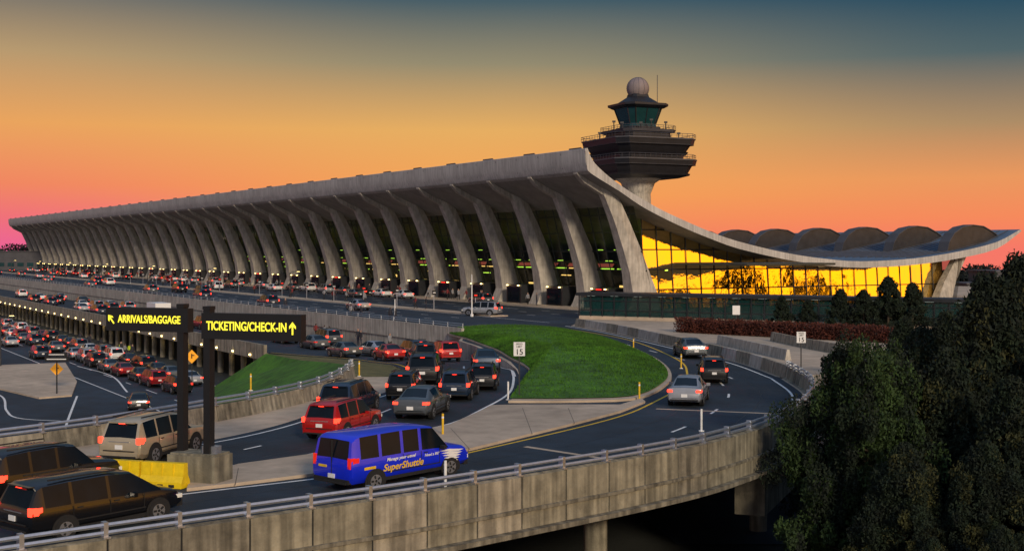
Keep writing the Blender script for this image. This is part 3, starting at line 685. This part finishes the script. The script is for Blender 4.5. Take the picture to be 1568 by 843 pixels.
# ---------------------------------------------------------------- signs
sg=empty('overhead_direction_sign',(0,0,0))
pA=Vector((-11.65,43.9,0)); pB=Vector((-10.55,43.2,0)); rz=-.36; dx=Vector((math.cos(rz),math.sin(rz),0))
mb=MB(); mb.box(pA+Vector((0,0,3.55)),(.26,.3,5.3),0,rz=rz); mb.box(pB+Vector((0,0,3.5)),(.26,.3,5.2),0,rz=rz)
s1=pA+dx*-1.42+Vector((0,0,5.68)); s2=pB+dx*1.78+Vector((0,0,5.53))
mb.box(s1,(3.5,.34,.84),0,rz=rz); mb.box(s2,(3.95,.34,.90),0,rz=rz)
mb.box(pA+Vector((0,0,6.2)),(.3,.34,.12),0,rz=rz); mb.box(pB+Vector((0,0,6.15)),(.3,.34,.12),0,rz=rz)
mb.obj('posts_and_boards',['sign_black'],sg)
nf=Vector((math.sin(rz),-math.cos(rz),0))
text('ARRIVALS/BAGGAGE',.38,'sign_text',sg,s1+nf*.185+dx*.12,(math.pi/2,0,rz),'lettering_arrivals',sx=.76,off=.022)
text('TICKETING/CHECK-IN',.42,'sign_text',sg,s2+nf*.185-dx*.16,(math.pi/2,0,rz),'lettering_ticketing',sx=.76,off=.022)
def arrow(c,ang_,s,par,nm):
    mb=MB(); pts=[(.07,-.5),(.07,.1),(.28,-.08),(.28,.12),(.0,.45),(-.28,.12),(-.28,-.08),(-.07,.1),(-.07,-.5)]
    V=[]
    for x,y in pts:
        X=(x*math.cos(ang_)-y*math.sin(ang_))*s; Z=(x*math.sin(ang_)+y*math.cos(ang_))*s; V.append(c+dx*X+Vector((0,0,Z)))
    tt=tessellate_polygon([[Vector((p[0],p[1],0)) for p in pts]])
    mb.add(V,tt,0); mb.obj(nm,['sign_text'],par)
arrow(s1+nf*.19-dx*1.52,math.radians(40),.42,sg,'arrow_left'); arrow(s2+nf*.19+dx*1.66,0,.46,sg,'arrow_up')
mb=MB()
c=(pA+pB)/2+Vector((.15,0,0)); mb.box(c+Vector((0,0,.52)),(1.95,1.1,1.02),0,rz=rz); mb.box(c+Vector((0,0,1.06)),(1.8,.95,.06),0,rz=rz); mb.box(c+dx*.55+nf*.1+Vector((0,0,1.22)),(.6,.3,.26),1,rz=rz)
mb.obj('sign_base_block',['conc','metal'])
ps=[Vector((*G2(u,v),0)) for u,v in((150,739),(218,743),(286,747))]
for a,b in zip(ps,ps[1:]):
    mb=MB(); n_=normals([a,b])[0]; d=(b-a)
    wall(mb,[a,b],[(.28,.02),(.28,.22),(.16,.42),(.12,.86),(-.12,.86),(-.16,.42),(-.28,.22),(-.28,.02)],0,gap=.08)
    for f in(.25,.5,.75): mb.box(a+d*f+n_*.24+Vector((0,0,.1)),(.22,.1,.1),1,rz=math.atan2(d.y,d.x)); mb.box(a+d*f+n_*.14+Vector((0,0,.62)),(.03,.06,.42),0,rz=math.atan2(d.y,d.x))
    mb.obj('water_filled_barrier',['ybar','black'],fix=True)
def speed(x,y,h,rz=0,z=0,txt=True,sc=1.0,name='speed_limit_sign'):
    e=empty(name,(x,y,z)); e.rotation_euler=(0,0,rz)
    mb=MB(); mb.box((0,0,h/2),(.07,.07,h),1); mb.box((0,-.05,h-.35*sc),(.62*sc,.03,.76*sc),0); mb.obj('post_and_plate',['sign_white','dark'],e,fix=True)
    if txt:
        text('SPEED\nLIMIT',.14*sc,'sign_black',e,(0,-.07,h-.15*sc),R90,'lettering_words'); text('15',.44*sc,'sign_black',e,(0,-.07,h-.52*sc),R90,'lettering_number')
    return e
speed(.4,68,3.1); speed(19.8,85,2.55); speed(22.4,124,2.6,txt=False,name='notice_sign',sc=1.2) 
def diamond(x,y,z,h,rz=0,s=.75):
    e=empty('diamond_warning_sign',(x,y,z)); e.rotation_euler=(0,0,rz); mb=MB(); mb.box((0,0,h/2),(.07,.07,h),1)
    mb.box((0,-.06,h-.4),(s,.03,s),0,tilt=Matrix.Rotation(math.pi/4,3,'Y')); mb.box((0,-.085,h-.35),(.09,.01,.4),1); mb.box((.1,-.085,h-.3),(.25,.01,.08),1)
    mb.obj('post_and_plate',['diamond','dark'],e,fix=True)
diamond(*G(87,598,-6),2.6,s=.95)
diamond(*G(294,590,-3.0),2.8,s=.8)
mb=MB(); mb.box((0,0,1.9),(.1,.1,3.8),0); mb.box((0,-.06,3.5),(2.3,.08,.45),0); mb.box((0,-.11,3.5),(1.9,.02,.09),1); mb.box((0,-.06,3.95),(2.0,.08,.35),0); mb.box((0,-.11,3.95),(1.5,.02,.08),1)
inst('direction_sign',mb.mesh('direction_sign',['sign_black','sign_white']),G(87,604,-6))
for (x,y,c) in[(*G2(970,537),'yellow'),(*G2(979,613),'yellow'),(*G2(1043,564),'yellow'),(*G2(678,668),'yellow'),(*G2(1074,660),'white'),(*G2(550,576),'yellow'),(*G2(384,598),'yellow'),(*G2(682,750),'white'),(*G2(551,664),'white'),(*G2(778,612),'white')]:
    mb=MB(); mb.tube((0,0,0),(0,0,.04),.13,n=10,mi=1); mb.tube((0,0,.04),(0,0,1.0),.05,n=8); mb.tube((0,0,.8),(0,0,.88),.055,n=8,mi=1)
    inst('delineator_post',mb.mesh('delineator_post',[c,'sign_white']),(x,y,.01))
for a,b,h in((2,-16,5.2),(1,-27,2.4)):
    mb=MB(); p=B(a,b); mb.tube((0,0,0),(0,0,h),.09,.05,n=8); mb.tube((0,0,0),(0,0,.3),.2,n=8); inst('light_pole',mb.mesh('light_pole',['sign_white']),(*p,0))
def lamp(x,y,z,h):
    mb=MB(); mb.tube((0,0,0),(0,0,h),.12,.07,n=8); mb.tube((0,0,h),(1.2,0,h+.3),.05,n=6); mb.box((1.4,0,h+.28),(.7,.3,.12),0); mb.box((1.4,0,h+.2),(.5,.2,.04),1)
    inst('street_lamp',mb.mesh('street_lamp',['dark','lampy']),(x,y,z))
lamp(*B(30,-66),-6,6); lamp(*B(95,-66),-6,6); lamp(*B(190,-66),-6,7); lamp(128,318,-6,9); lamp(117,300,-6,8)
for a in range(70,400,45): lamp(*B(a,-13.2),.1,4.2)
for i in range(16):
    p=B(6+i*11.3,-13.2); mb=MB(); mb.tube((0,0,0),(0,0,2.6),.05,n=6); mb.box((0,0,2.3),(.1,.55,.6),1); mb.box((-.08,0,2.3),(.06,.4,.12),2)
    inst('kerbside_sign',mb.mesh('kerbside_sign',['metal','sign_black','redled' if i%3==0 else 'sign_white']),(*p,.13),UA)
# ---------------------------------------------------------------- people
def person_mesh(pose,shirt,pants,hair):
    me=D.meshes.new('p'); 
    st=.16 if pose else .06
    J=[(0,0,.95),(0,0,1.15),(0,0,1.38),(0,0,1.50),(.01,0,1.60),(.015,0,1.72),
       (0,.17,1.40),(-st*.8,.22,1.12),(st*.5 if pose else .05,.22,.86),(.03,.22,.78),
       (0,-.17,1.40),(st*.8,-.22,1.12),(st*1.8,-.22,.90),(st*2,-.22,.82),
       (0,.09,.90),(st*.9,.10,.50),(st*.9-.05,.10,.09),(st*.9+.13,.11,.04),
       (0,-.09,.90),(-st*.6,-.10,.50),(-st*1.6,-.10,.09),(-st*1.6+.16,-.11,.04)]
    E=[(0,1),(1,2),(2,3),(3,4),(4,5),(2,6),(6,7),(7,8),(8,9),(2,10),(10,11),(11,12),(12,13),(0,14),(14,15),(15,16),(16,17),(0,18),(18,19),(19,20),(20,21)]
    Rr=[.14,.13,.15,.055,.09,.085,.065,.048,.036,.032,.065,.048,.036,.032,.09,.062,.045,.04,.09,.062,.045,.04]
    me.from_pydata(J,E,[]); o=D.objects.new('p',me); C.scene.collection.objects.link(o)
    m=o.modifiers.new('s','SKIN'); m.use_smooth_shade=True
    for i,v in enumerate(me.skin_vertices[0].data): v.radius=(Rr[i]*(.75 if i in(0,1,2) else 1),Rr[i]); v.use_root=(i==0)
    s=o.modifiers.new('ss','SUBSURF'); s.levels=1
    dg=C.evaluated_depsgraph_get(); me2=D.meshes.new_from_object(o.evaluated_get(dg)); D.objects.remove(o)
    me2.materials.clear()
    for q in(shirt,pants,M['skin'],hair,M['black']): me2.materials.append(q)
    for p in me2.polygons:
        c=p.center; k_=0
        if c.z>1.47: k_=2
        if c.z>1.47 and (c.x<-.01 or c.z>1.74): k_=3
        if c.z<.93 and abs(c.y)<.19: k_=1
        if c.z<.11: k_=4
        if c.z<.86 and abs(c.y)>.19: k_=2
        p.material_index=k_
    me2.name='person'; return me2
M['skin']=mat('skin',(.45,.27,.19),.6,var=.08)
hairm=mat('hair',(.03,.02,.015),.8,var=.2)
PM=[person_mesh(0,mat('cloth_a',(.03,.03,.04),.9,var=.2),mat('cloth_b',(.02,.025,.05),.9,var=.2),hairm),
    person_mesh(1,mat('cloth_c',(.25,.25,.27),.9,var=.2),mat('cloth_d',(.02,.02,.02),.9,var=.2),hairm),
    person_mesh(1,mat('cloth_e',(.2,.03,.03),.9,var=.2),M['black'],hairm),
    person_mesh(0,mat('vest_yellow',(.55,.7,.03),.8,var=.1),mat('cloth_f',(.03,.03,.05),.9,var=.2),hairm)]
def person(x,y,z,k_,rz): inst('person',PM[k_],(x,y,z),rz,random.uniform(.98,1.08))
# walkway along the outer kerb of the descending road, at road level beside the retaining wall
for a,b_o,k_ in((2,-34.9,0),(3.2,-35.0,1),(-6,-34.9,0),(-7,-35.0,0),(6,-34.9,2),(12,-34.9,0),(-14,-34.9,1)):
    p=B(a,b_o); person(p[0],p[1],-2.29,k_,random.uniform(0,6.3))
for a,b,z,k_ in((4,-30,.006,0),(6,-30.4,.006,1),(-6,-31,.006,0),(-8,-31.3,.006,0),(26,-31,.006,0),(40,-13,.13,1),(52,-13,.13,2),(70,-13.3,.13,0),(20,-13,.13,0)): person(*B(a,b),z,k_,random.uniform(0,6.3))
for i in range(26): person(*B(72+random.uniform(0,60),-64+random.uniform(-1.9,1.9)),-5.88,random.choice([0,0,1,2]),random.uniform(0,6.3))
for i in range(10): person(*B(34+random.uniform(0,30),-49.2+random.uniform(-.4,.4)),-6.03,random.choice([3,0,0,1]),random.uniform(0,6.3))
for i in range(40): person(*B(8+random.uniform(0,230),5.4+random.uniform(-.9,1.2)),.13,random.choice([0,1,2]),random.uniform(0,6.3))
for i in range(20): person(*B(14+random.uniform(0,160),-13.2+random.uniform(-.9,.9)),.13,random.choice([0,1,2]),random.uniform(0,6.3))
# ---------------------------------------------------------------- vegetation
def tri_verts(cen,size,aniso=None):
    n=len(cen); a=np.random.normal(size=(n,3)); b=np.random.normal(size=(n,3))
    if aniso is not None: a*=np.array(aniso)
    a/=np.linalg.norm(a,axis=1,keepdims=True); b-= (b*a).sum(1,keepdims=True)*a; b/=np.linalg.norm(b,axis=1,keepdims=True)
    s=size[:,None]; V=np.empty((n,3,3)); V[:,0]=cen-a*s*.8; V[:,1]=cen+a*s*.5+b*s*.36; V[:,2]=cen+a*s*.5-b*s*.36
    return V.reshape(-1,3)
def tree_mesh(name,h,R,kind,ncl,per,leaf,mats,seed,tonep=.3):
    np.random.seed(seed); random.seed(seed)
    mb=MB(); mb.tube((0,0,-.2),(0,0,h*.45),.035*h*.6,.02*h*.6,n=9,mi=0); mb.tube((0,0,h*.45),(.1,0,h*.92),.02*h*.6,.02,n=7,mi=0)
    ph=np.random.uniform(0,6.28,4); cs=[]
    for i in range(ncl):
        hh=random.uniform(.06,1)**.85; th=random.uniform(0,6.28)
        if kind=='con': pr=(1-hh)**.75+.03; 
        elif kind=='juniper': pr=math.sin(min(1,(hh*.88+.14))*math.pi)**.55*(1-.35*hh)
        elif kind=='bush': pr=max(0,1-((hh-.5)/.56)**2)**.5*(1-.12*hh)
        else: pr=max(0,1-((hh-.55)/.52)**2)**.5
        k1=1.35 if kind=='bush' else 1
        pr*=1+.22*k1*math.sin(3*th+ph[0]+5*hh)+.16*k1*math.sin(5*th+ph[1]-7*hh)+.1*k1*math.sin(9*hh*3+ph[2])
        rr=R*pr*random.uniform(.35,1.0)**.6
        c=Vector((rr*math.cos(th),rr*math.sin(th),h*hh*.96+.1+(random.uniform(-.4,.7) if kind=='bush' else 0))); cs.append(c)
        if i%7==0: mb.tube((0,0,max(.3,c.z-rr*.35)),c,.05,.015,n=5,mi=0)
    cen=[];sz=[]
    for c in cs:
        cr=random.uniform(.35,.8)*R*.26
        g=np.random.normal(size=(per,3)); g/=np.linalg.norm(g,axis=1,keepdims=True); g*=np.random.uniform(.2,1,size=(per,1))**.5*cr
        g[:,2]*=1.5
        cen.append(np.array(c)+g); sz.append(np.random.uniform(.6,1.3,per)*leaf)
    cen=np.concatenate(cen); sz=np.concatenate(sz)
    V=tri_verts(cen,sz,(1,1,1.8) if kind!='broad' else None)
    nv=len(mb.v); nf=len(mb.f); n=len(cen)
    me=D.meshes.new(name)
    verts=mb.v+[tuple(v) for v in V]; faces=mb.f+[(nv+3*i,nv+3*i+1,nv+3*i+2) for i in range(n)]
    me.from_pydata(verts,[],faces)
    for m in mats: me.materials.append(M[m])
    mi=np.array(mb.m+[1]*n); 
    tone=np.repeat(np.random.rand(ncl)<tonep,per); mi[nf:][tone]=2
    me.polygons.foreach_set('material_index',mi.astype(np.int32)); me.update(); return me
tG=tree_mesh('juniper_tree',10,3.0,'bush',520,260,.12,['bark','leafg','leafd'],1,.4)
tJ2=tree_mesh('juniper_tree',10,2.9,'juniper',380,230,.13,['bark','leafd','leafy'],2,.2)
tC=tree_mesh('conifer_tree',11,3.0,'con',400,220,.14,['bark','leafd','leafy'],3,.2)
tB=tree_mesh('offframe_reflection_tree',10,4.2,'broad',200,90,.32,['bark','leafd','leafd'],4)
tP=tree_mesh('pine_tree',8,2.8,'con',120,80,.3,['bark','leafd','leafd'],5)
def tree(me,name,x,y,z,s,rz=0): inst(name,me,(x,y,z),rz,s)
tree(tG,'juniper_tree',14.2,49.5,-6.1,(.92,.92,1.0),0)
tree(tJ2,'juniper_tree',14.4,45.5,-6.1,(.7,.7,.7),2.2)
for i,(x,y,s,k_) in enumerate([(17.5,50,1.0,1),(20,52,1.18,2),(18.5,46,.85,2),(21.5,49,1.02,1),(17.0,44.5,.72,1),(19.8,43,.75,2),(23,56,1.25,2),(25,60,1.2,1),(20.5,62,1.02,1),(24.5,70,1.05,1),(28,66,1.12,2),(31,74,1.12,1),(22.3,47,.95,2),(14.6,43,.42,1),(16.2,41,.5,1),(18,39,.55,2),(33,80,1.0,2),(24,76,.9,2),(18,55,1.0,1)]):
    tree([tG,tJ2,tC][k_],['juniper_tree','juniper_tree','conifer_tree'][k_],x,y,-6.1,s,i*1.3)
for i,(x,y,s) in enumerate([(34,128.5,.5),(38.5,127,.66),(41,127,.58),(31,130,.36),(28.5,131,.40),(36,127,.5)]): tree(tP,'pine_tree',x,y,0,(s*1.3,s*1.3,s),i*1.7)
for i in range(16):  # tree row out of view, added and sized for dark reflections in the end glazing
    f=i/15; x=104+46*f+random.uniform(-4,4); y=104+64*f+random.uniform(-3,3); s=[.6,1.15,.8,1.5,.7,1.3,.5,1.1][i%8]*random.uniform(.9,1.1)
    tree(tB,'offframe_reflection_tree',x,y,0,(s*.6,s*.6,s),i*1.1)
def mass(name,fn,n,leaf,m):
    c=np.array([fn() for _ in range(n)]); V=tri_verts(c,np.random.uniform(.6,1.3,n)*leaf)
    me=D.meshes.new(name); me.from_pydata([tuple(v) for v in V],[],[(3*i,3*i+1,3*i+2) for i in range(n)]); me.materials.append(M[m]); o=D.objects.new(name,me); C.scene.collection.objects.link(o); return o
def hf():
    f=random.random(); x=17+17*f; y=124-15*f; return (x+random.uniform(-.9,.9),y+random.uniform(-.9,.9),random.uniform(0,1.35)*(1+.12*math.sin(x*3)))
mass('hedge',hf,30000,.17,'hedge')
mass('undergrowth',lambda:(random.uniform(14.5,30),random.uniform(44,82),-6.1+random.random()**2*2.2),30000,.25,'leafd')
def ft():
    if random.random()<.6:
        x=random.uniform(-300,-150); y=560+random.uniform(-25,25); b0=-10; hh=18+1.8*math.sin(x*.11)+1.2*math.sin(x*.31)
    else:
        x=random.uniform(95,260); y=360+random.uniform(-10,10); b0=-7; hh=8.5+1.6*math.sin(x*.2)+1.2*math.sin(x*.47)
    return (x,y,b0+hh*random.random()**.8)
mass('distant_treeline',ft,90000,1.1,'far')
for (x,y,sx1,sy1,h) in((150,330,50,20,9),(118,300,20,12,6.5),(-196,520,40,20,14)):
    e=empty('distant_building',(x,y,-6.5)); mb=MB(); mb.box((0,0,h/2),(sx1,sy1,h),0); mb.box((0,0,h+.2),(sx1+.8,sy1+.8,.4),0)
    for k_ in range(int(sx1/4)):
        for q in range(max(1,int(h/4))): mb.box((-sx1/2+2+4*k_,-sy1/2-.05,2+q*3.4),(2.6,.1,1.5),1)
    mb.obj('walls_and_windows',['towerl','towerg'],e)
for i in range(9):
    inst('car',vehicle_mesh('sedan',random.choice(cl_),False),(84+i*3.2,205+i*.8,0),1.4)
# ---------------------------------------------------------------- camera
cam=D.cameras.new('camera'); co=D.objects.new('camera',cam); C.scene.collection.objects.link(co)
co.location=(0,0,H); co.rotation_euler=(math.pi/2,0,0); cam.sensor_width=36; cam.lens=F/1568*36; cam.shift_y=-38.5/1568; cam.clip_end=6000; cam.clip_start=.5
C.scene.camera=co
C.scene.view_settings.view_transform='Standard'; C.scene.view_settings.look='None'; C.scene.view_settings.exposure=0
print('done')
